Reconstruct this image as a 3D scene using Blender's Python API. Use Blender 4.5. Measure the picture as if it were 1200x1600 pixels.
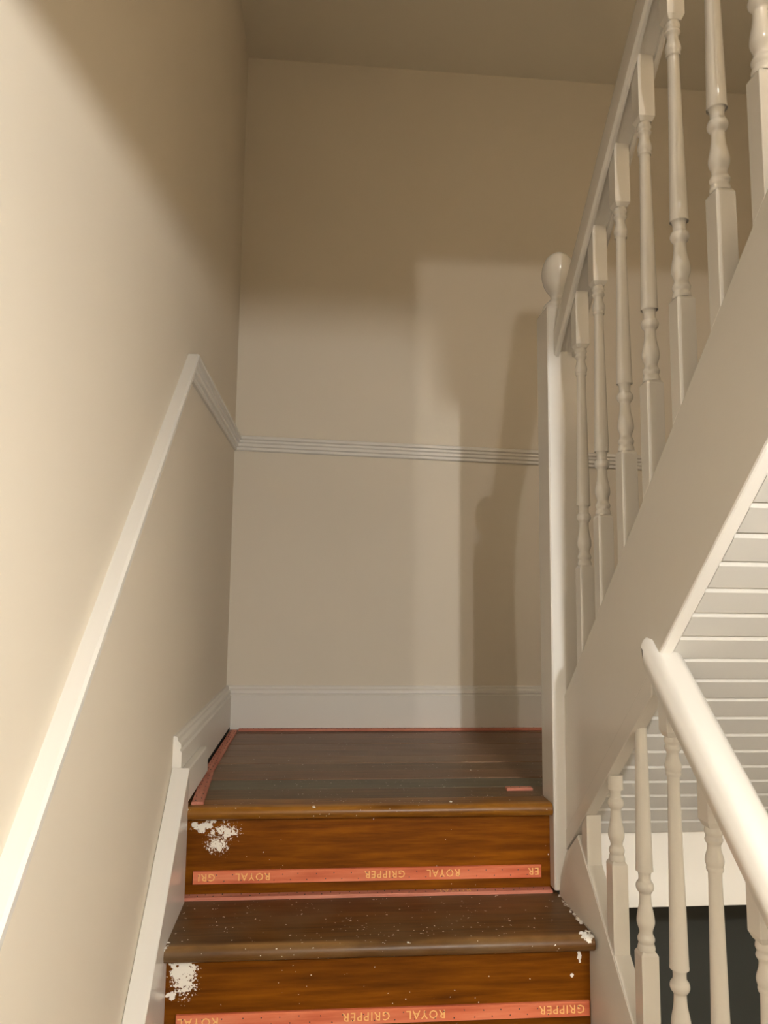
import bpy, bmesh, math, random
from mathutils import Vector, Matrix
random.seed(7)
for o in list(bpy.data.objects): bpy.data.objects.remove(o)
S = bpy.context.scene
C = S.collection

# ------------------------------------------------------------------ camera
CAM_Z = 0.44                       # camera height above the half landing (z = 0)
FOCAL_PX, PITCH, YAW, ROLL = 1202.0, math.radians(6.70), math.radians(5.11), math.radians(0.66)
fw = Vector((math.sin(YAW)*math.cos(PITCH), math.cos(YAW)*math.cos(PITCH), math.sin(PITCH)))
rt = Vector((math.cos(YAW), -math.sin(YAW), 0.0)); up = rt.cross(fw)
r2 = rt*math.cos(ROLL) + up*math.sin(ROLL); u2 = up*math.cos(ROLL) - rt*math.sin(ROLL)
cd = bpy.data.cameras.new('camera'); cam = bpy.data.objects.new('camera', cd); C.objects.link(cam)
cd.sensor_fit = 'VERTICAL'; cd.sensor_height = 32.0; cd.lens = FOCAL_PX/1600*32.0; cd.clip_start = 0.02
cam.matrix_world = Matrix(((r2.x, u2.x, -fw.x, 0.0), (r2.y, u2.y, -fw.y, 0.0), (r2.z, u2.z, -fw.z, CAM_Z), (0, 0, 0, 1)))
S.camera = cam

# ------------------------------------------------------------------ light and exposure
w = bpy.data.worlds.new('world'); S.world = w; w.use_nodes = True
w.node_tree.nodes['Background'].inputs['Color'].default_value = (1.0, 0.9, 0.78, 1)
w.node_tree.nodes['Background'].inputs['Strength'].default_value = 0.0
def lamp(name, loc, watts, radius, col):
    l = bpy.data.lights.new(name, 'POINT'); l.energy = watts; l.shadow_soft_size = radius; l.color = col
    o = bpy.data.objects.new(name, l); o.location = loc; C.objects.link(o); return o
HALL_LAMP = (0.575, -0.50, CAM_Z + 0.295)      # under the hall ceiling just behind the viewer
UPPER_LAMP = (0.42, -1.50, CAM_Z + 2.44)      # on the upper storey, beyond the bulkhead
lamp('hall_ceiling_lamp', HALL_LAMP, 26.5, 0.022, (0.975, 0.995, 1.0))
lamp('upper_hall_lamp', UPPER_LAMP, 25.0, 0.016, (1.0, 0.965, 0.91))
S.view_settings.view_transform = 'Standard'; S.view_settings.look = 'None'
S.view_settings.exposure = 1.62; S.view_settings.gamma = 1.0; S.view_settings.use_curve_mapping = False

# ------------------------------------------------------------------ materials
def srgb(r, g, b):
    f = lambda c: (c/255/12.92) if c/255 <= 0.04045 else ((c/255+0.055)/1.055)**2.4
    return (f(r), f(g), f(b), 1)
def newmat(name):
    m = bpy.data.materials.new(name); m.use_nodes = True
    nt = m.node_tree; return m, nt, nt.nodes['Principled BSDF']
def N(nt, t, **kw):
    n = nt.nodes.new(t)
    for k, v in kw.items(): setattr(n, k, v)
    return n
def coords(nt, scale):
    tc = N(nt, 'ShaderNodeTexCoord'); mp = N(nt, 'ShaderNodeMapping'); mp.inputs['Scale'].default_value = scale
    nt.links.new(tc.outputs['Object'], mp.inputs['Vector']); return mp.outputs['Vector']
def noise(nt, vec, scale, detail=3.0, rough=0.5):
    n = N(nt, 'ShaderNodeTexNoise'); n.inputs['Scale'].default_value = scale
    n.inputs['Detail'].default_value = detail; n.inputs['Roughness'].default_value = rough
    nt.links.new(vec, n.inputs['Vector']); return n.outputs['Fac']
def ramp(nt, fac, stops):
    r = N(nt, 'ShaderNodeValToRGB'); e = r.color_ramp.elements
    while len(e) < len(stops): e.new(0.5)
    for i, (p, c) in enumerate(stops): e[i].position = p; e[i].color = c
    nt.links.new(fac, r.inputs['Fac']); return r.outputs['Color']
def math_(nt, op, a, b=None):
    n = N(nt, 'ShaderNodeMath', operation=op)
    for i, x in enumerate((a, b)):
        if x is None: continue
        if isinstance(x, (int, float)): n.inputs[i].default_value = x
        else: nt.links.new(x, n.inputs[i])
    return n.outputs[0]
def mix(nt, fac, a, b, mode='MIX'):
    n = N(nt, 'ShaderNodeMix', data_type='RGBA', blend_type=mode)
    for sock, x in ((n.inputs[0], fac), (n.inputs[6], a), (n.inputs[7], b)):
        if isinstance(x, (int, float)): sock.default_value = x
        elif isinstance(x, tuple): sock.default_value = x
        else: nt.links.new(x, sock)
    return n.outputs[2]
def bump(nt, bs, h, strength, dist):
    b = N(nt, 'ShaderNodeBump'); b.inputs['Strength'].default_value = strength; b.inputs['Distance'].default_value = dist
    nt.links.new(h, b.inputs['Height']); nt.links.new(b.outputs['Normal'], bs.inputs['Normal'])

def paint(name, col, rough, var=0.03, bscale=180, bstr=0.08, spec=0.5):
    m, nt, bs = newmat(name)
    v = coords(nt, (1, 1, 1)); n = noise(nt, v, 2.2, 4)
    lo = tuple(c*(1-var) for c in col[:3])+(1,); hi = tuple(min(1, c*(1+var)) for c in col[:3])+(1,)
    nt.links.new(ramp(nt, n, [(0.3, lo), (0.7, hi)]), bs.inputs['Base Color'])
    bs.inputs['Roughness'].default_value = rough; bs.inputs['Specular IOR Level'].default_value = spec
    bump(nt, bs, noise(nt, v, bscale, 2), bstr, 0.002)
    return m
WALL = paint('cream_wall_paint', (0.755, 0.675, 0.555, 1), 0.75, 0.015, 160, 0.05, 0.25)
CEIL = paint('ceiling_paint', (0.90, 0.83, 0.70, 1), 0.95, 0.01, 160, 0.03, 0.05)
TRIM = paint('white_gloss_paint', (0.765, 0.725, 0.665, 1), 0.20, 0.012, 90, 0.05, 0.5)
TRIMB = paint('white_satin_paint', (0.765, 0.72, 0.65, 1), 0.42, 0.015, 90, 0.06, 0.45)
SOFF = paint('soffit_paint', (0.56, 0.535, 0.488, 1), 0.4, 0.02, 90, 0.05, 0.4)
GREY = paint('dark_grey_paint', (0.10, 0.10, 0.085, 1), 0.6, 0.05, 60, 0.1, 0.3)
DARK = paint('black_shadow_gap', (0.02, 0.017, 0.014, 1), 0.8, 0.05, 60, 0.1, 0.2)

def wood(name, c0, c1, c2, rough, splats=(), dust=0.0, wear=None, spec=0.3, coat=0.0, vary=0.28, edge=(), edge_col=(150, 112, 66)):
    """grain runs along x; splats = ((x, y, z), (rx, ry, rz), noise scale) of spilt white paint"""
    m, nt, bs = newmat(name)
    v = coords(nt, (1.1, 14, 14)); g = noise(nt, v, 5.0, 6, 0.6)
    v2 = coords(nt, (0.5, 5, 5)); g2 = noise(nt, v2, 3.0, 3)
    col = ramp(nt, g, [(0.3, c0), (0.5, c1), (0.72, c2)])
    inf = N(nt, 'ShaderNodeObjectInfo')
    shade = math_(nt, 'ADD', math_(nt, 'MULTIPLY', inf.outputs['Random'], vary), 1.0-vary*0.55)
    shade = math_(nt, 'MULTIPLY', shade, math_(nt, 'ADD', math_(nt, 'MULTIPLY', g2, 0.7), 0.65))
    cc = N(nt, 'ShaderNodeCombineColor')
    for i in range(3): nt.links.new(shade, cc.inputs[i])
    col = mix(nt, 1.0, col, cc.outputs[0], 'MULTIPLY')
    flat = coords(nt, (1, 1, 1))
    if wear:
        wn = math_(nt, 'MULTIPLY', ramp(nt, noise(nt, flat, 5.0, 4), [(0.42, (0, 0, 0, 1)), (0.66, (1, 1, 1, 1))]), 0.55)
        col = mix(nt, wn, col, wear)
    for ey in edge:                                                   # varnish rubbed off tread nosings; on the landing nosing also a painted gloss highlight
        sx = N(nt, 'ShaderNodeSeparateXYZ'); nt.links.new(flat, sx.inputs[0])
        d = math_(nt, 'ABSOLUTE', math_(nt, 'SUBTRACT', sx.outputs['Y'], ey))
        k = math_(nt, 'SUBTRACT', 1.0, math_(nt, 'DIVIDE', d, 0.014))
        k = math_(nt, 'MULTIPLY', math_(nt, 'MAXIMUM', k, 0.0), ramp(nt, noise(nt, flat, 9.0, 5), [(0.35, (0.15, 0.15, 0.15, 1)), (0.62, (1, 1, 1, 1))]))
        col = mix(nt, k, col, srgb(*edge_col))
    mask = None
    for (cx, cy, cz), (rx, ry, rz), ns in splats:
        mp = N(nt, 'ShaderNodeMapping'); tc = N(nt, 'ShaderNodeTexCoord')
        mp.inputs['Location'].default_value = (-cx/rx, -cy/ry, -cz/rz); mp.inputs['Scale'].default_value = (1/rx, 1/ry, 1/rz)
        nt.links.new(tc.outputs['Object'], mp.inputs['Vector'])
        ln = N(nt, 'ShaderNodeVectorMath', operation='LENGTH'); nt.links.new(mp.outputs['Vector'], ln.inputs[0])
        f = math_(nt, 'ADD', math_(nt, 'MULTIPLY', ln.outputs['Value'], 0.42), math_(nt, 'MULTIPLY', noise(nt, flat, ns, 5, 0.65), 1.25))
        k = math_(nt, 'LESS_THAN', f, 0.82)
        mask = k if mask is None else math_(nt, 'MAXIMUM', mask, k)
    if dust:
        d = math_(nt, 'GREATER_THAN', noise(nt, flat, 150, 1), 0.80 - dust)
        d = math_(nt, 'MULTIPLY', d, math_(nt, 'GREATER_THAN', noise(nt, flat, 11, 2), 0.50))
        mask = d if mask is None else math_(nt, 'MAXIMUM', mask, d)
    if mask is not None: col = mix(nt, mask, col, (0.80, 0.74, 0.65, 1))
    nt.links.new(col, bs.inputs['Base Color'])
    bs.inputs['Roughness'].default_value = rough
    bs.inputs['Specular IOR Level'].default_value = spec; bs.inputs['Coat Weight'].default_value = coat; bs.inputs['Coat Roughness'].default_value = 0.25
    bump(nt, bs, g, 0.12, 0.003)
    return m

# stair dimensions (metres); z = 0 at the half landing, y grows away from the viewer
RISE, GO, NOSE_Y = 0.191, 0.22, 1.727
WALL_X, BACK_Y, RIGHT_X, CEIL_Z = -0.295, 2.757, 1.80, CAM_Z + 2.062
TREAD_L, TREAD_R = -0.263, 0.549
MID_X = 0.5835                                      # centre line of the strings, rails and balusters
TAN = 0.872
RISER1_Y = NOSE_Y + 0.034
R_SPL = [((-0.226, RISER1_Y, -0.046), (0.052, 0.05, 0.026), 60), ((-0.180, RISER1_Y, -0.056), (0.046, 0.05, 0.024), 190), ((-0.196, RISER1_Y, -0.085), (0.034, 0.05, 0.026), 320)]
R2_SPL = [((-0.230, RISER1_Y-GO, -0.242), (0.040, 0.05, 0.044), 110), ((-0.222, RISER1_Y-GO, -0.262), (0.034, 0.05, 0.040), 200), ((-0.245, RISER1_Y-GO, -0.285), (0.016, 0.05, 0.014), 90),
          ((0.528, RISER1_Y-GO, -0.238), (0.006, 0.05, 0.018), 45), ((0.512, RISER1_Y-GO, -0.272), (0.007, 0.05, 0.006), 60)]
T2_SPL = [((0.538, NOSE_Y-GO+0.012, -RISE), (0.020, 0.022, 0.03), 45), ((0.547, NOSE_Y-GO+0.09, -RISE), (0.008, 0.05, 0.02), 60),
          ((-0.262, NOSE_Y-GO+0.012, -RISE), (0.009, 0.016, 0.03), 60), ((0.02, RISER1_Y-0.006, -RISE), (0.035, 0.006, 0.01), 130)]
RISER_A = wood('varnished_riser_with_paint', srgb(88, 43, 1), srgb(114, 61, 2), srgb(138, 80, 6), 0.45, R_SPL, 0.03, spec=0.12)
RISER_B = wood('varnished_riser_lower_with_paint', srgb(82, 40, 1), srgb(107, 57, 2), srgb(128, 73, 6), 0.45, R2_SPL, 0.03, spec=0.12)
TREAD_A = wood('worn_tread_with_paint', srgb(66, 38, 11), srgb(90, 57, 22), srgb(108, 72, 32), 0.40, T2_SPL, 0.06, wear=srgb(112, 92, 66), edge=(NOSE_Y-GO+0.013, NOSE_Y-2*GO+0.013))
BOARD_COLS = [(92, 68, 42), (92, 82, 62), (114, 82, 56), (108, 84, 60), (130, 100, 74), (116, 88, 66), (122, 92, 68), (110, 80, 56), (118, 84, 58), (104, 70, 42)]
PLANKS = []
for k, (a, b, c) in enumerate(BOARD_COLS):
    PLANKS.append(wood('worn_floor_plank', srgb(a*0.84, b*0.82, c*0.8), srgb(a, b, c), srgb(a*1.14, b*1.15, c*1.16), 0.42, (), 0.05, wear=srgb(a*1.06+4, b*1.1+6, c*1.12+8), vary=0.10))
NOSEM = wood('varnished_nosing', srgb(84, 47, 5), srgb(114, 70, 12), srgb(140, 92, 24), 0.34, [((-0.262, NOSE_Y, 0), (0.010, 0.03, 0.03), 60)], 0.07, edge=(NOSE_Y+0.012,), edge_col=(164, 112, 48))  # edge colour paints in the gloss highlight along with the wear
STRIP = wood('red_gripper_wood', srgb(202, 98, 64), srgb(226, 122, 84), srgb(238, 146, 108), 0.6)
STRIPF = wood('dusty_red_gripper_wood', srgb(168, 98, 78), srgb(190, 120, 98), srgb(204, 138, 116), 0.65)
INK = paint('pale_yellow_print', srgb(238, 190, 120), 0.6, 0.05, 90, 0.05, 0.3)
PIN = paint('dark_steel_pin', (0.03, 0.025, 0.02, 1), 0.4, 0.05, 90, 0.05, 0.5)
FLAKE = paint('white_paint_chip', (0.80, 0.76, 0.69, 1), 0.5, 0.03, 90, 0.2, 0.4)

# ------------------------------------------------------------------ builders
def link(name, me, mat, parent=None, smooth=None, bev=0.0, seg=2):
    o = bpy.data.objects.new(name, me); C.objects.link(o)
    if mat: me.materials.append(mat)
    if parent is not None: o.parent = parent
    if smooth is not None:
        me.polygons.foreach_set('use_smooth', [True]*len(me.polygons))
        try: me.set_sharp_from_angle(angle=math.radians(smooth))
        except Exception: pass
    if bev:
        b = o.modifiers.new('edge', 'BEVEL'); b.width = bev; b.segments = seg; b.limit_method = 'ANGLE'; b.angle_limit = math.radians(30)
    return o
def pyd(verts, faces, name='mesh'):
    me = bpy.data.meshes.new(name); me.from_pydata([tuple(v) for v in verts], [], faces); me.update()
    bm = bmesh.new(); bm.from_mesh(me); bmesh.ops.recalc_face_normals(bm, faces=bm.faces); bm.to_mesh(me); bm.free(); return me
def loft(rings, closed_ends=True):
    n = len(rings[0]); v = [p for r in rings for p in r]; f = []
    for k in range(len(rings)-1):
        for i in range(n):
            j = (i+1) % n; f.append((k*n+i, k*n+j, (k+1)*n+j, (k+1)*n+i))
    if closed_ends: f.append(tuple(range(n-1, -1, -1))); f.append(tuple((len(rings)-1)*n+i for i in range(n)))
    return pyd(v, f)
def box(name, x0, x1, y0, y1, z0, z1, mat, parent=None, bev=0.0):
    ring = lambda z: [(x0, y0, z), (x1, y0, z), (x1, y1, z), (x0, y1, z)]
    return link(name, loft([ring(z0), ring(z1)]), mat, parent, None, bev)
def prism_x(name, poly, x0, x1, mat, parent=None, bev=0.0):          # polygon in (y, z) pushed along x
    return link(name, loft([[(x0, y, z) for y, z in poly], [(x1, y, z) for y, z in poly]]), mat, parent, None, bev)
def raked(name, section, y0, y1, zline, mat, parent=None, smooth=None, bev=0.0):   # section (x, dz) carried along a sloping line
    return link(name, loft([[(x, y, zline(y)+dz) for x, dz in section] for y in (y0, y1)]), mat, parent, smooth, bev)
def lathe(name, prof, mat, parent, seg=28, smooth=40):
    rings = [[(r*math.cos(2*math.pi*i/seg), r*math.sin(2*math.pi*i/seg), z) for i in range(seg)] for z, r in prof]
    return link(name, loft(rings), mat, parent, smooth)
def empty(name, loc=(0, 0, 0)):
    o = bpy.data.objects.new(name, None); o.empty_display_size = 0.05; o.location = loc; C.objects.link(o); return o
def tag(o, label, cat, group=None):
    o['label'] = label; o['category'] = cat
    if group: o['group'] = group
    return o
def struct(o, label, cat):
    o['kind'] = 'structure'; o['label'] = label; o['category'] = cat; return o
def smooth_prof(pts, sub=4):                                        # Catmull-Rom through (z, r)
    out = []
    for i in range(len(pts)-1):
        p0 = pts[max(i-1, 0)]; p1 = pts[i]; p2 = pts[i+1]; p3 = pts[min(i+2, len(pts)-1)]
        for k in range(sub):
            t = k/sub; q = []
            for a in range(2):
                q.append(0.5*((2*p1[a]) + (-p0[a]+p2[a])*t + (2*p0[a]-5*p1[a]+4*p2[a]-p3[a])*t*t + (-p0[a]+3*p1[a]-3*p2[a]+p3[a])*t**3))
            out.append((q[0], max(q[1], 0.0004)))
    out.append(pts[-1]); return out

# ------------------------------------------------------------------ the room shell
LOW = -2.6; REAR = -2.6; T = 0.08
struct(box('wall_left', WALL_X-T, WALL_X, REAR, BACK_Y+T, LOW, CEIL_Z+0.6, WALL), 'smooth cream plaster wall left of the stairs', 'wall')
struct(box('wall_back', WALL_X, RIGHT_X, BACK_Y, BACK_Y+T, -0.05, CEIL_Z+0.6, WALL), 'cream plaster wall behind the half landing', 'wall')
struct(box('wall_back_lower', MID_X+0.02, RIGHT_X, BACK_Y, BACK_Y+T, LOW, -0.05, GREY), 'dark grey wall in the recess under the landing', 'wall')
struct(box('wall_right', RIGHT_X, RIGHT_X+T, REAR, BACK_Y+T, LOW, CEIL_Z+0.6, WALL), 'cream wall on the far side of the upper flight', 'wall')
struct(box('wall_front', WALL_X, RIGHT_X, REAR-T, REAR, LOW, CEIL_Z+0.6, WALL), 'cream hall wall behind the viewer', 'wall')
struct(box('wall_upper', WALL_X, 0.40, -T, 0.0, CAM_Z+0.41, CEIL_Z+0.6, WALL), 'cream bulkhead wall above the stairwell opening', 'wall')
struct(box('trim_header', 0.40, RIGHT_X, -T, 0.0, CAM_Z+2.056, CEIL_Z+0.6, WALL), 'cream bulkhead over the head of the upper flight', 'trim')
struct(box('ceiling', WALL_X, RIGHT_X, -T, BACK_Y, CEIL_Z, CEIL_Z+0.1, CEIL), 'plain ceiling high above the half landing', 'ceiling')
struct(box('ceiling_upper_hall', WALL_X, RIGHT_X, REAR, -T, CEIL_Z+0.5, CEIL_Z+0.6, CEIL), 'ceiling of the upper hall behind the viewer', 'ceiling')
struct(box('ceiling_hall', WALL_X, 0.545, REAR, 0.0, CAM_Z+0.41, CAM_Z+0.64, CEIL), 'hall ceiling ending at the stairwell opening', 'ceiling')
struct(box('ceiling_hall_side', 0.545, RIGHT_X, REAR, 0.38, CAM_Z+0.41, CAM_Z+0.64, CEIL), 'hall ceiling meeting the underside of the upper flight', 'ceiling')
struct(box('floor_hall', WALL_X, RIGHT_X, REAR, BACK_Y, LOW-0.1, LOW, TREAD_A), 'brown hall floor at the foot of the stairs', 'floor')

# half landing of boards
floor = struct(empty('floor', (0, 0, 0)), 'half landing of worn brown floorboards', 'floor')
edges = [1.800]
while edges[-1] < BACK_Y-0.06: edges.append(edges[-1]+0.0962)
edges[-1] = BACK_Y
for k, (a, b) in enumerate(zip(edges[:-1], edges[1:])):
    dz = random.uniform(-0.0012, 0.0006)
    box('plank', -0.272, RIGHT_X, a+0.0016, b-0.0016, -0.022, dz, PLANKS[k % len(PLANKS)], floor, 0.0015)
box('subfloor', WALL_X, RIGHT_X, NOSE_Y+0.05, BACK_Y, -0.05, -0.023, DARK, floor)
def nosing(name, xl, xr, yfront, yback, ztop, th, mat, parent):
    r = th/2; poly = [(yback, ztop-th), (yback, ztop)]
    for k in range(9):
        a = math.pi/2 + math.pi*k/8; poly.append((yfront+r+r*math.cos(a), ztop-r+r*math.sin(a)))
    o = prism_x(name, poly, xl, xr, mat, parent); m = o.data
    m.polygons.foreach_set('use_smooth', [True]*len(m.polygons)); m.set_sharp_from_angle(angle=math.radians(50)); return o
nosing('nosing_board', TREAD_L, 0.538, NOSE_Y, 1.7992, 0.0, 0.027, NOSEM, floor)

# baseboards, dado rails
BASE = [(0, 0), (0.019, 0), (0.019, 0.114), (0.0145, 0.119), (0.0175, 0.123), (0.0165, 0.132), (0.010, 0.138), (0.010, 0.144), (0.006, 0.148), (0, 0.148)]
struct(link('baseboard_back', loft([[(x, BACK_Y-d, z+0.001) for d, z in BASE] for x in (WALL_X, RIGHT_X)]), TRIMB), 'white moulded skirting along the back wall of the landing', 'baseboard')
struct(link('baseboard_left', loft([[(WALL_X+d, y, max(z, 0.012)) for d, z in BASE] for y in (NOSE_Y+0.012, BACK_Y-0.01)]), TRIMB), 'white moulded skirting on the left of the landing', 'baseboard')
struct(box('trim_gap_shade', WALL_X, WALL_X+0.018, 1.80, BACK_Y, 0.0005, 0.0125, DARK), 'black strip standing in for the shade in the gap under the left skirting', 'trim')  # solid black strip fills the gap, its shade put into the colour
DADO = [(0, 0.027), (0.021, 0.027), (0.025, 0.024), (0.025, 0.015), (0.019, 0.011), (0.019, 0.004), (0.0145, -0.001), (0.0145, -0.010), (0.009, -0.014), (0.009, -0.022), (0.006, -0.025), (0, -0.026)]
D0, D1 = CAM_Z + 0.528, CAM_Z + 0.561                                # level rail: at the apex, in the corner
struct(link('trim_dado_back', loft([[(x, BACK_Y-d, D1-0.0206*(x-WALL_X)+z) for d, z in DADO] for x in (WALL_X, RIGHT_X)]), TRIMB), 'white dado rail across the back wall', 'trim')
rings = [[(WALL_X+d, -0.6, D0+(-0.6-1.735)*TAN+z/0.754) for d, z in DADO], [(WALL_X+d, 1.735-0.374*z, D0+z) for d, z in DADO], [(WALL_X+d, BACK_Y-0.001, D1+z) for d, z in DADO]]
struct(link('trim_dado_left', loft(rings), TRIM), 'white dado rail climbing the left wall with the stairs, then level to the corner', 'trim')

# ------------------------------------------------------------------ lower flight
low = tag(empty('staircase', (0, 0, 0)), 'lower flight of varnished brown wooden steps up to the landing', 'staircase')
NST = 8
for k in range(1, NST+1):
    zt = -RISE*k; yf = NOSE_Y-GO*k
    nosing('tread', TREAD_L, TREAD_R, yf, yf+GO+0.034, zt, 0.027, TREAD_A, low)
for k in range(0, NST+1):
    zt = -RISE*k-0.027; yf = RISER1_Y-GO*k
    box('riser', TREAD_L, TREAD_R, yf, yf+0.016, zt-RISE+0.027, zt, RISER_A if k == 0 else RISER_B, low)
# wall string with its level return on the landing
wz = lambda y: CAM_Z - 0.383 + (y-1.703)*TAN
WS0 = 1.733
poly = [(-0.4, wz(-0.4)), (WS0, wz(WS0)), (WS0, wz(WS0)-0.36), (-0.4, wz(-0.4)-0.36)]
prism_x('wall_string', poly, WALL_X+0.0005, -0.257, TRIM, low, 0.002)
prism_x('string_return', [(WS0, 0.010), (WS0, wz(WS0)-0.004), (2.01, wz(WS0)-0.006), (2.04, wz(WS0)-0.02), (2.045, 0.010)], WALL_X+0.0185, -0.258, TRIMB, low, 0.003)
# outer string: capped, leaning face towards the treads
s1 = lambda y: CAM_Z - 0.645 + (y-1.464)*TAN
s2b = lambda y: CAM_Z - 0.402 + (1.608-y)*TAN                       # underside line of the upper string above it
def string_rings(sec): return loft([[(x, y, max(min(s1(y), s2b(y)-0.036)+dz, s1(y)-0.34)) for x, dz in sec] for y in (-0.4, 1.650, 1.728)])
link('outer_string', string_rings([(0.567, 0), (0.600, 0), (0.600, -0.34), (0.567, -0.34)]), TRIM, low, None, 0.0015)
link('string_lining', string_rings([(0.5655, -0.003), (0.568, -0.003), (0.568, -0.33), (0.548, -0.33), (0.549, -0.10), (0.553, -0.05)]), TRIMB, low, 60)

# ------------------------------------------------------------------ upper flight
upf = tag(empty('staircase', (0, 0, 0)), 'upper flight turning back overhead, white string and boarded underside', 'staircase')
s2t = lambda y: CAM_Z - 0.096 + (1.608-y)*TAN
YE = 0.42
prism_x('outer_string', [(1.732, s2b(1.732)), (1.732, s2t(1.732)), (YE, s2t(YE)), (YE, s2b(YE))], 0.568, 0.592, TRIM, upf, 0.004)
prism_x('string_fillet', [(1.744, s2b(1.744)+0.012), (1.268, s2b(1.268)+0.001), (1.268, s2b(1.268)-0.044), (1.752, s2b(1.752)-0.030)], 0.5665, 0.590, TRIM, upf, 0.0015)
for k in range(1, 7):
    yf = 1.75-GO*(k-1)
    box('tread', 0.593, RIGHT_X-0.001, yf-GO-0.02, yf+0.02, RISE*k-0.027, RISE*k, TREAD_A, upf)
    box('riser', 0.593, RIGHT_X-0.001, yf-0.016, yf, RISE*(k-1), RISE*k-0.027, RISER_B, upf)
# boarded soffit: tongue and groove boards with chamfered edges
ca, sa = math.cos(math.atan(TAN)), math.sin(math.atan(TAN))
sof = lambda s, d: (1.7-s*ca, s2b(1.7)+0.003+s*sa, d)                # s up the slope
def soffit_board(s0, s1_, parent):
    prof = [(s0+0.0002, 0.0052), (s0+0.0055, 0.0), (s1_-0.0055, 0.0), (s1_-0.0002, 0.0052), (s1_-0.0002, 0.014), (s0+0.0002, 0.014)]
    pts = []
    for s, d in prof:
        y, z, _ = sof(s, d); pts.append((y+d*sa, z+d*ca))
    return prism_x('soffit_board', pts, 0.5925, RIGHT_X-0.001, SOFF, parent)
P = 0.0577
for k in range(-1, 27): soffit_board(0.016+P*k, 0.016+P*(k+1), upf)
y_, z_, _ = sof(-0.05, 0)
# landing trimmer beam
BEAM_Y = 1.742
struct(box('trim_landing_beam', 0.600, RIGHT_X, BEAM_Y, BEAM_Y+0.05, CAM_Z-0.668, CAM_Z-0.40, TRIMB, None, 0.002), 'white beam face below the landing edge under the soffit', 'beam')
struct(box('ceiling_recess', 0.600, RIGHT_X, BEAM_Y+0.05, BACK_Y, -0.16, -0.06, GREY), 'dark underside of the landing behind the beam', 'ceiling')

# ------------------------------------------------------------------ newel post
nw = tag(empty('newel_post', (MID_X, 1.771, -0.19)), 'square white newel post with egg shaped finial at the landing', 'newel post')
NH = 0.0435
def chamf(h, c): return [(-h+c, -h), (h-c, -h), (h, -h+c), (h, h-c), (h-c, h), (-h+c, h), (-h, h-c), (-h, -h+c)]
rings = [[(x, y, z) for x, y in chamf(NH-i, 0.003)] for z, i in ((0.008, 0.0), (1.335, 0.0), (1.341, 0.003))]
link('post', loft(rings), TRIM, nw)
fin = [(1.338, 0.040), (1.347, 0.0405), (1.357, 0.036), (1.366, 0.027), (1.374, 0.0205), (1.380, 0.020), (1.388, 0.0235), (1.402, 0.0330), (1.420, 0.0390), (1.440, 0.0408), (1.460, 0.0378), (1.476, 0.0300), (1.486, 0.0195), (1.492, 0.0090), (1.4935, 0.0004)]
lathe('finial', smooth_prof(fin, 4), TRIM, nw, 40)

# ------------------------------------------------------------------ handrails
def rail_section(wd, ht, groove=True):
    h = wd/2; pts = []
    r = 0.020
    pts += [(-h+0.006, -ht), (-h+0.001, -ht+0.004), (-h, -ht+0.012), (-h, -0.026)]
    for k in range(1, 7):
        a = math.pi - (math.pi/2)*k/6; pts.append((-h+r+r*math.cos(a), -0.026+0.026*math.sin(a)))
    pts.append((0, 0.0))
    pts += [(-x, z) for x, z in reversed(pts[:-1])]
    if groove: pts += [(0.0165, -ht), (0.0165, -ht+0.010), (-0.0165, -ht+0.010), (-0.0165, -ht)]
    return pts
hr2 = lambda y: CAM_Z + 0.776 + (1.608-y)*0.862
rl = [(MID_X+x, z/0.754) for x, z in rail_section(0.058, 0.068)]
o = tag(raked('handrail', rl, 0.35, 1.7265, hr2, TRIM, None, 35), 'white handrail of the upper flight sloping down to the newel', 'handrail')
hr1 = lambda y: CAM_Z - 0.063 + (y-1.254)*0.842
rl1 = [(MID_X+x, z/0.754) for x, z in rail_section(0.064, 0.042, False)]
# upper end butts the underside of the upper string, horned past both its faces
def rail1():
    secA = [(x, hr1(0.0)+z) for x, z in rl1]
    rings = []
    for y in (-0.4, 1.262):
        rings.append([(x, y, hr1(y)+z) for x, z in rl1])
    end = []
    for x, z in rl1:
        t = abs(x-MID_X)/0.032
        end.append((x, 1.276-0.012*t*t+ (0.012 if z > -0.02 else 0), hr1(1.270)+z-(0.004 if z > -0.02 else 0)))
    rings.append(end)
    return link('handrail', loft(rings), TRIM, None, 35)
tag(rail1(), 'thick rounded white handrail of the lower flight at bottom right', 'handrail')

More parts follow.
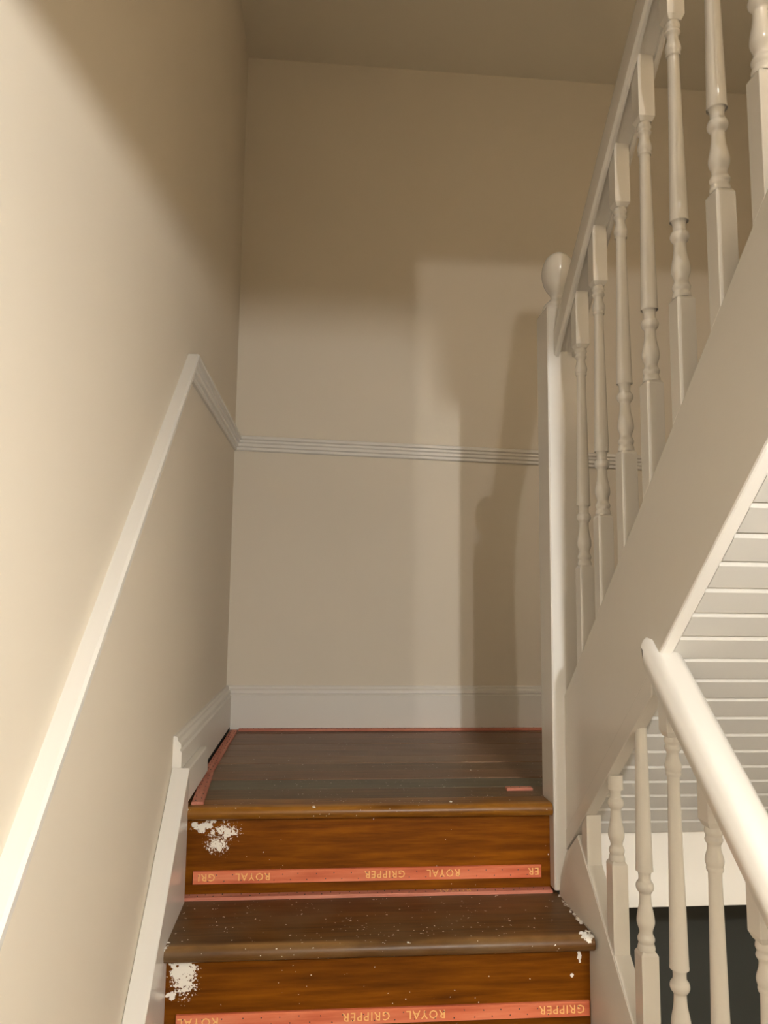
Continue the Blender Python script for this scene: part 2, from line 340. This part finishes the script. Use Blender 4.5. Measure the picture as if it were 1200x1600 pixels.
# ------------------------------------------------------------------ balusters
HB = 0.0155; TL = 0.485
def block(name, h, z0a, z0b, z1a, z1b, ch_lo, ch_hi, parent):
    """square block, ends sheared with the slope (a at near side, b at far side), or chamfered to the turning"""
    rings = []
    def ring(za, zb, hh): return [(-hh, -hh, za), (hh, -hh, za), (hh, hh, zb), (-hh, hh, zb)]
    if ch_lo: rings += [ring(z0a, z0b, h-0.0045), ring(z0a+0.009, z0b+0.009, h)]
    else: rings += [ring(z0a, z0b, h)]
    if ch_hi: rings += [ring(z1a-0.006, z1b-0.006, h), ring(z1a, z1b, h-0.004)]
    else: rings += [ring(z1a, z1b, h)]
    return link(name, loft(rings), TRIM, parent, None, 0.0012)
PROF = [(0.0, 0.0145), (0.004, 0.0150), (0.009, 0.0138), (0.012, 0.0128), (0.016, 0.0142), (0.020, 0.0145), (0.024, 0.0128), (0.028, 0.0112), (0.034, 0.0118),
        (0.043, 0.0148), (0.050, 0.0152), (0.060, 0.0138), (0.075, 0.0108), (0.088, 0.0098), (0.094, 0.0102), (0.099, 0.0138), (0.105, 0.0153), (0.111, 0.0138), (0.115, 0.0108), (0.124, 0.0104), (0.132, 0.0122),
        (0.1355, 0.0148), (0.140, 0.0146), (0.25, 0.0124), (0.36, 0.0104), (0.419, 0.0095), (0.423, 0.0112), (0.427, 0.0120), (0.430, 0.0116), (0.436, 0.0132), (0.442, 0.0128), (0.452, 0.0100), (0.459, 0.0094),
        (0.463, 0.0112), (0.4665, 0.0128), (0.470, 0.0118), (0.4725, 0.0112), (0.477, 0.0130), (0.481, 0.0126), (TL, 0.0118)]
SP = smooth_prof(PROF, 3)
def clip_prof(zmax):
    out = [p for p in SP if p[0] < zmax]
    if out and len(out) < len(SP): out.append((zmax, out[-1][1]))
    return out
def baluster(y_near, zbt, zline_lo, slope_sign, ztop_fn, zmax_fn, label, group):
    """zbt = top of the lower block; zline_lo(y) = string top; ztop_fn(y) = rail underside; zmax_fn = string overhead that cuts it short"""
    yc = y_near+HB
    z0 = zline_lo(yc)
    root = tag(empty('baluster', (MID_X, yc, z0)), label, 'baluster', group)
    za, zb = zline_lo(y_near)-z0-0.004, zline_lo(y_near+2*HB)-z0-0.004
    lim = None if zmax_fn is None else zmax_fn(yc)-z0
    ht = zbt-z0
    if lim is not None and lim < ht+0.01:
        la, lb = zmax_fn(y_near)-z0+0.006, zmax_fn(y_near+2*HB)-z0+0.006
        block('lower_block', HB, za, zb, la, lb, False, False, root); return root
    block('lower_block', HB, za, zb, ht, ht, False, True, root)
    L = TL if lim is None else min(TL, lim+0.010-ht)
    prof = SP if L >= TL else clip_prof(L)
    lathe('turned_shaft', [(z+ht-0.001, r) for z, r in prof], TRIM, root, 24, 30)
    if L >= TL:
        ta, tb = ztop_fn(y_near)-z0, ztop_fn(y_near+2*HB)-z0
        if lim is not None: ta = min(ta, zmax_fn(y_near)-z0+0.006); tb = min(tb, zmax_fn(y_near+2*HB)-z0+0.006)
        if min(ta, tb) > ht+TL+0.02: block('upper_block', HB, ht+TL-0.002, ht+TL-0.002, ta, tb, True, False, root)
    return root
ordn = ['first', 'second', 'third', 'fourth', 'fifth', 'sixth', 'seventh']
un2 = lambda y: hr2(y)-0.068/0.754+0.010/0.754+0.004
for i, y in enumerate((1.609, 1.496, 1.372, 1.255, 1.135, 1.007, 0.890)):
    baluster(y, CAM_Z+0.086+(1.608-y)*0.866, s2t, 1, un2, None, 'white turned baluster of the upper flight, %s up from the newel post' % ordn[i], 'turned balusters of the upper flight')
un1 = lambda y: hr1(y)-0.042/0.754+0.012
for i, y in enumerate((1.598, 1.464, 1.340, 1.218, 1.096, 0.974)):
    lab = ['plain square white baluster stub under the upper string beside the newel',
           'white baluster cut short at its vase turning under the upper string',
           'white baluster cut off at its plain shaft under the upper string',
           'white turned baluster at the very top end of the lower handrail',
           'white turned baluster under the lower handrail, second from its top end',
           'white turned baluster under the lower handrail, closest to the right picture edge'][i]
    baluster(y, CAM_Z-0.478+(y-1.466)*TAN, s1, -1, un1, (lambda y: s2b(y)-0.042) if i < 4 else None, lab, 'turned balusters of the lower flight')

# ------------------------------------------------------------------ carpet gripper strips
def text_mesh(body, size):
    cu = bpy.data.curves.new('t', 'FONT'); cu.body = body; cu.size = size; cu.space_character = 1.15; cu.resolution_u = 2; cu.offset = 0.0001
    ob = bpy.data.objects.new('t', cu); C.objects.link(ob); bpy.context.view_layer.update()
    dg = bpy.context.evaluated_depsgraph_get(); me = bpy.data.meshes.new_from_object(ob.evaluated_get(dg))
    bpy.data.objects.remove(ob); return me
WORDS = {}
def word(body):
    if body not in WORDS: WORDS[body] = text_mesh(body, 0.0215)
    return WORDS[body]
def gripper(label, L, wd, mat, M, words=(), seed=0, th=0.0065):
    """strip in local u (length), v (width), n (out); M places it"""
    rnd = random.Random(seed)
    root = tag(empty('carpet_gripper'), label, 'carpet gripper', 'carpet gripper strips')
    root.matrix_world = M
    ring = lambda n, i: [(i, i, n), (L-i, i, n), (L-i, wd-i, n), (i, wd-i, n)]
    link('wood_strip', loft([ring(0, 0), ring(th-0.001, 0), ring(th, 0.001)]), mat, root)
    for body, u in words:                                            # printed upside down: word starts at u and runs to smaller u
        o = link('lettering', word(body).copy(), INK, root)
        o.data.materials.clear(); o.data.materials.append(INK)
        o.matrix_parent_inverse = Matrix.Identity(4)
        o.matrix_local = Matrix.Translation((u, wd*0.80, th+0.0003)) @ Matrix.Rotation(math.pi, 4, 'Z')
    v = []; f = []
    u = 0.012; row = 0
    while u < L-0.01:
        vv = wd*(0.26 if row % 2 else 0.70)+rnd.uniform(-0.001, 0.001); r = 0.0016; b = len(v)
        for k in range(5):
            a = 2*math.pi*k/5; v.append((u+r*math.cos(a), vv+r*math.sin(a), th-0.0005))
        v.append((u+rnd.uniform(-0.0006, 0.0006), vv, th+0.0028))
        for k in range(5): f.append((b+k, b+(k+1) % 5, b+5))
        u += 0.0185+rnd.uniform(-0.003, 0.003); row += 1
    p = link('pins', pyd(v, f), PIN, root); p['kind'] = 'stuff'
    return root
def frame(o, u, v, n):
    return Matrix(((u[0], v[0], n[0], o[0]), (u[1], v[1], n[1], o[1]), (u[2], v[2], n[2], o[2]), (0, 0, 0, 1)))
R1W = [('ER', 0.758), ('ROYAL', 0.580), ('GRIPPER', 0.458), ('ROYAL', 0.165), ('GRI', 0.048)]
gripper('orange red carpet gripper nailed across the riser below the landing edge', 0.763, 0.0265, STRIP,
        frame((-0.245, RISER1_Y, CAM_Z-0.604), (1, 0, 0), (0, 0.0, 1), (0, -1, 0)), R1W, 1)
R2W = [('GRIPPER', 0.770), ('ROYAL', 0.500), ('GRIPPER', 0.395), ('ROYAL', 0.078)]
gripper('orange red carpet gripper on the lowest riser at the bottom picture edge', 0.780, 0.0265, STRIP,
        frame((-0.235, RISER1_Y-GO, CAM_Z-0.7835), (1, 0, 0), (0, 0.0, 1), (0, -1, 0)), R2W, 2)
gripper('dusty red carpet gripper lying at the back of the step below the landing', 0.800, 0.022, STRIPF,
        frame((-0.262, RISER1_Y-0.024, -RISE), (1, 0, 0), (0, 1, 0), (0, 0, 1)), [('ROYAL', 0.620)], 3)
gripper('dusty red carpet gripper beside the left skirting, near the landing edge', 0.295, 0.0255, STRIPF,
        frame((-0.2285, 1.757, 0.0), (-0.055, 1, 0), (-1, -0.055, 0), (0, 0, 1)), (), 4)
gripper('dusty red carpet gripper beside the left skirting, running into the corner', 0.66, 0.0235, STRIPF,
        frame((-0.2478, 2.045, 0.0), (0.0, 1, 0), (-1, 0.0, 0), (0, 0, 1)), (), 5)
gripper('thin dusty red carpet gripper along the foot of the back wall', 1.200, 0.026, STRIPF,
        frame((-0.245, BACK_Y-0.047, 0.0), (1, 0, 0), (0, 1, 0), (0, 0, 1)), (), 6)
gripper('short broken gripper piece on the landing beside the newel post', 0.062, 0.018, STRIPF,
        frame((0.466, 1.852, 0.0), (1, 0, 0), (0, 1, 0), (0, 0, 1)), (), 7)

# ------------------------------------------------------------------ paint chips and crumbs
def chip(label, loc, r, seed, flat='z'):
    rnd = random.Random(seed); n = 7
    def ring(k, h): return [(k*r*(0.6+0.6*rnd.random())*math.cos(2*math.pi*i/n), k*r*(0.6+0.6*rnd.random())*math.sin(2*math.pi*i/n), h+rnd.uniform(-0.0003, 0.0003)) for i in range(n)]
    o = link('paint_chip', loft([ring(1.0, 0.0), ring(0.8, r*0.45)]), FLAKE); o.location = loc
    return tag(o, label, 'paint chip', 'loose chips of white paint')
chip('white paint chip on the landing nosing, left of its middle', (0.010, NOSE_Y+0.008, -0.0025), 0.0050, 11)
chip('white paint chip on the landing nosing, towards the newel post', (0.314, 1.757, 0.0), 0.0040, 12)
chip('tiny white paint chip on the nosing of the step below the landing', (0.190, NOSE_Y-GO+0.008, -RISE-0.002), 0.0030, 13)
# crumbly white paint along the tread ends and at the foot of the newel
def crumbs(name, label, pts, seed):
    rnd = random.Random(seed); v = []; f = []
    for (x, y, z, sx, sy, cnt, sz) in pts:
        for _ in range(cnt):
            px, py = x+rnd.uniform(-sx, sx), y+rnd.uniform(-sy, sy); s = sz*rnd.uniform(0.4, 1.2); b = len(v); k = 5
            for i in range(k):
                a = 2*math.pi*i/k; q = s*rnd.uniform(0.6, 1.3); v.append((px+q*math.cos(a), py+q*math.sin(a), z))
            v.append((px+rnd.uniform(-s, s)*0.3, py+rnd.uniform(-s, s)*0.3, z+s*0.5))
            for i in range(k): f.append((b+i, b+(i+1) % k, b+5))
            f.append(tuple(b+i for i in range(k-1, -1, -1)))
    o = link(name, pyd(v, f), FLAKE); tag(o, label, 'paint flakes'); o['kind'] = 'stuff'; return o
crumbs('paint_flakes', 'specks of white paint scattered over the steps and landing', [
    (0.12, 1.63, -RISE, 0.36, 0.10, 70, 0.0014), (0.20, 1.55, -RISE, 0.15, 0.05, 25, 0.0014), (0.2, 1.88, 0, 0.26, 0.12, 45, 0.0013),
    (0.15, 2.3, 0, 0.35, 0.35, 14, 0.0020), (-0.256, 1.739, -0.004, 0.006, 0.008, 14, 0.0030), (-0.257, 1.525, -RISE, 0.005, 0.014, 14, 0.003),
    (0.556, 1.722, -RISE, 0.012, 0.006, 18, 0.0035), (0.546, 1.62, -RISE, 0.004, 0.09, 26, 0.0028), (0.538, 1.525, -RISE, 0.010, 0.014, 26, 0.004),
    (0.02, 1.748, -RISE+0.001, 0.03, 0.006, 14, 0.002)], 21)
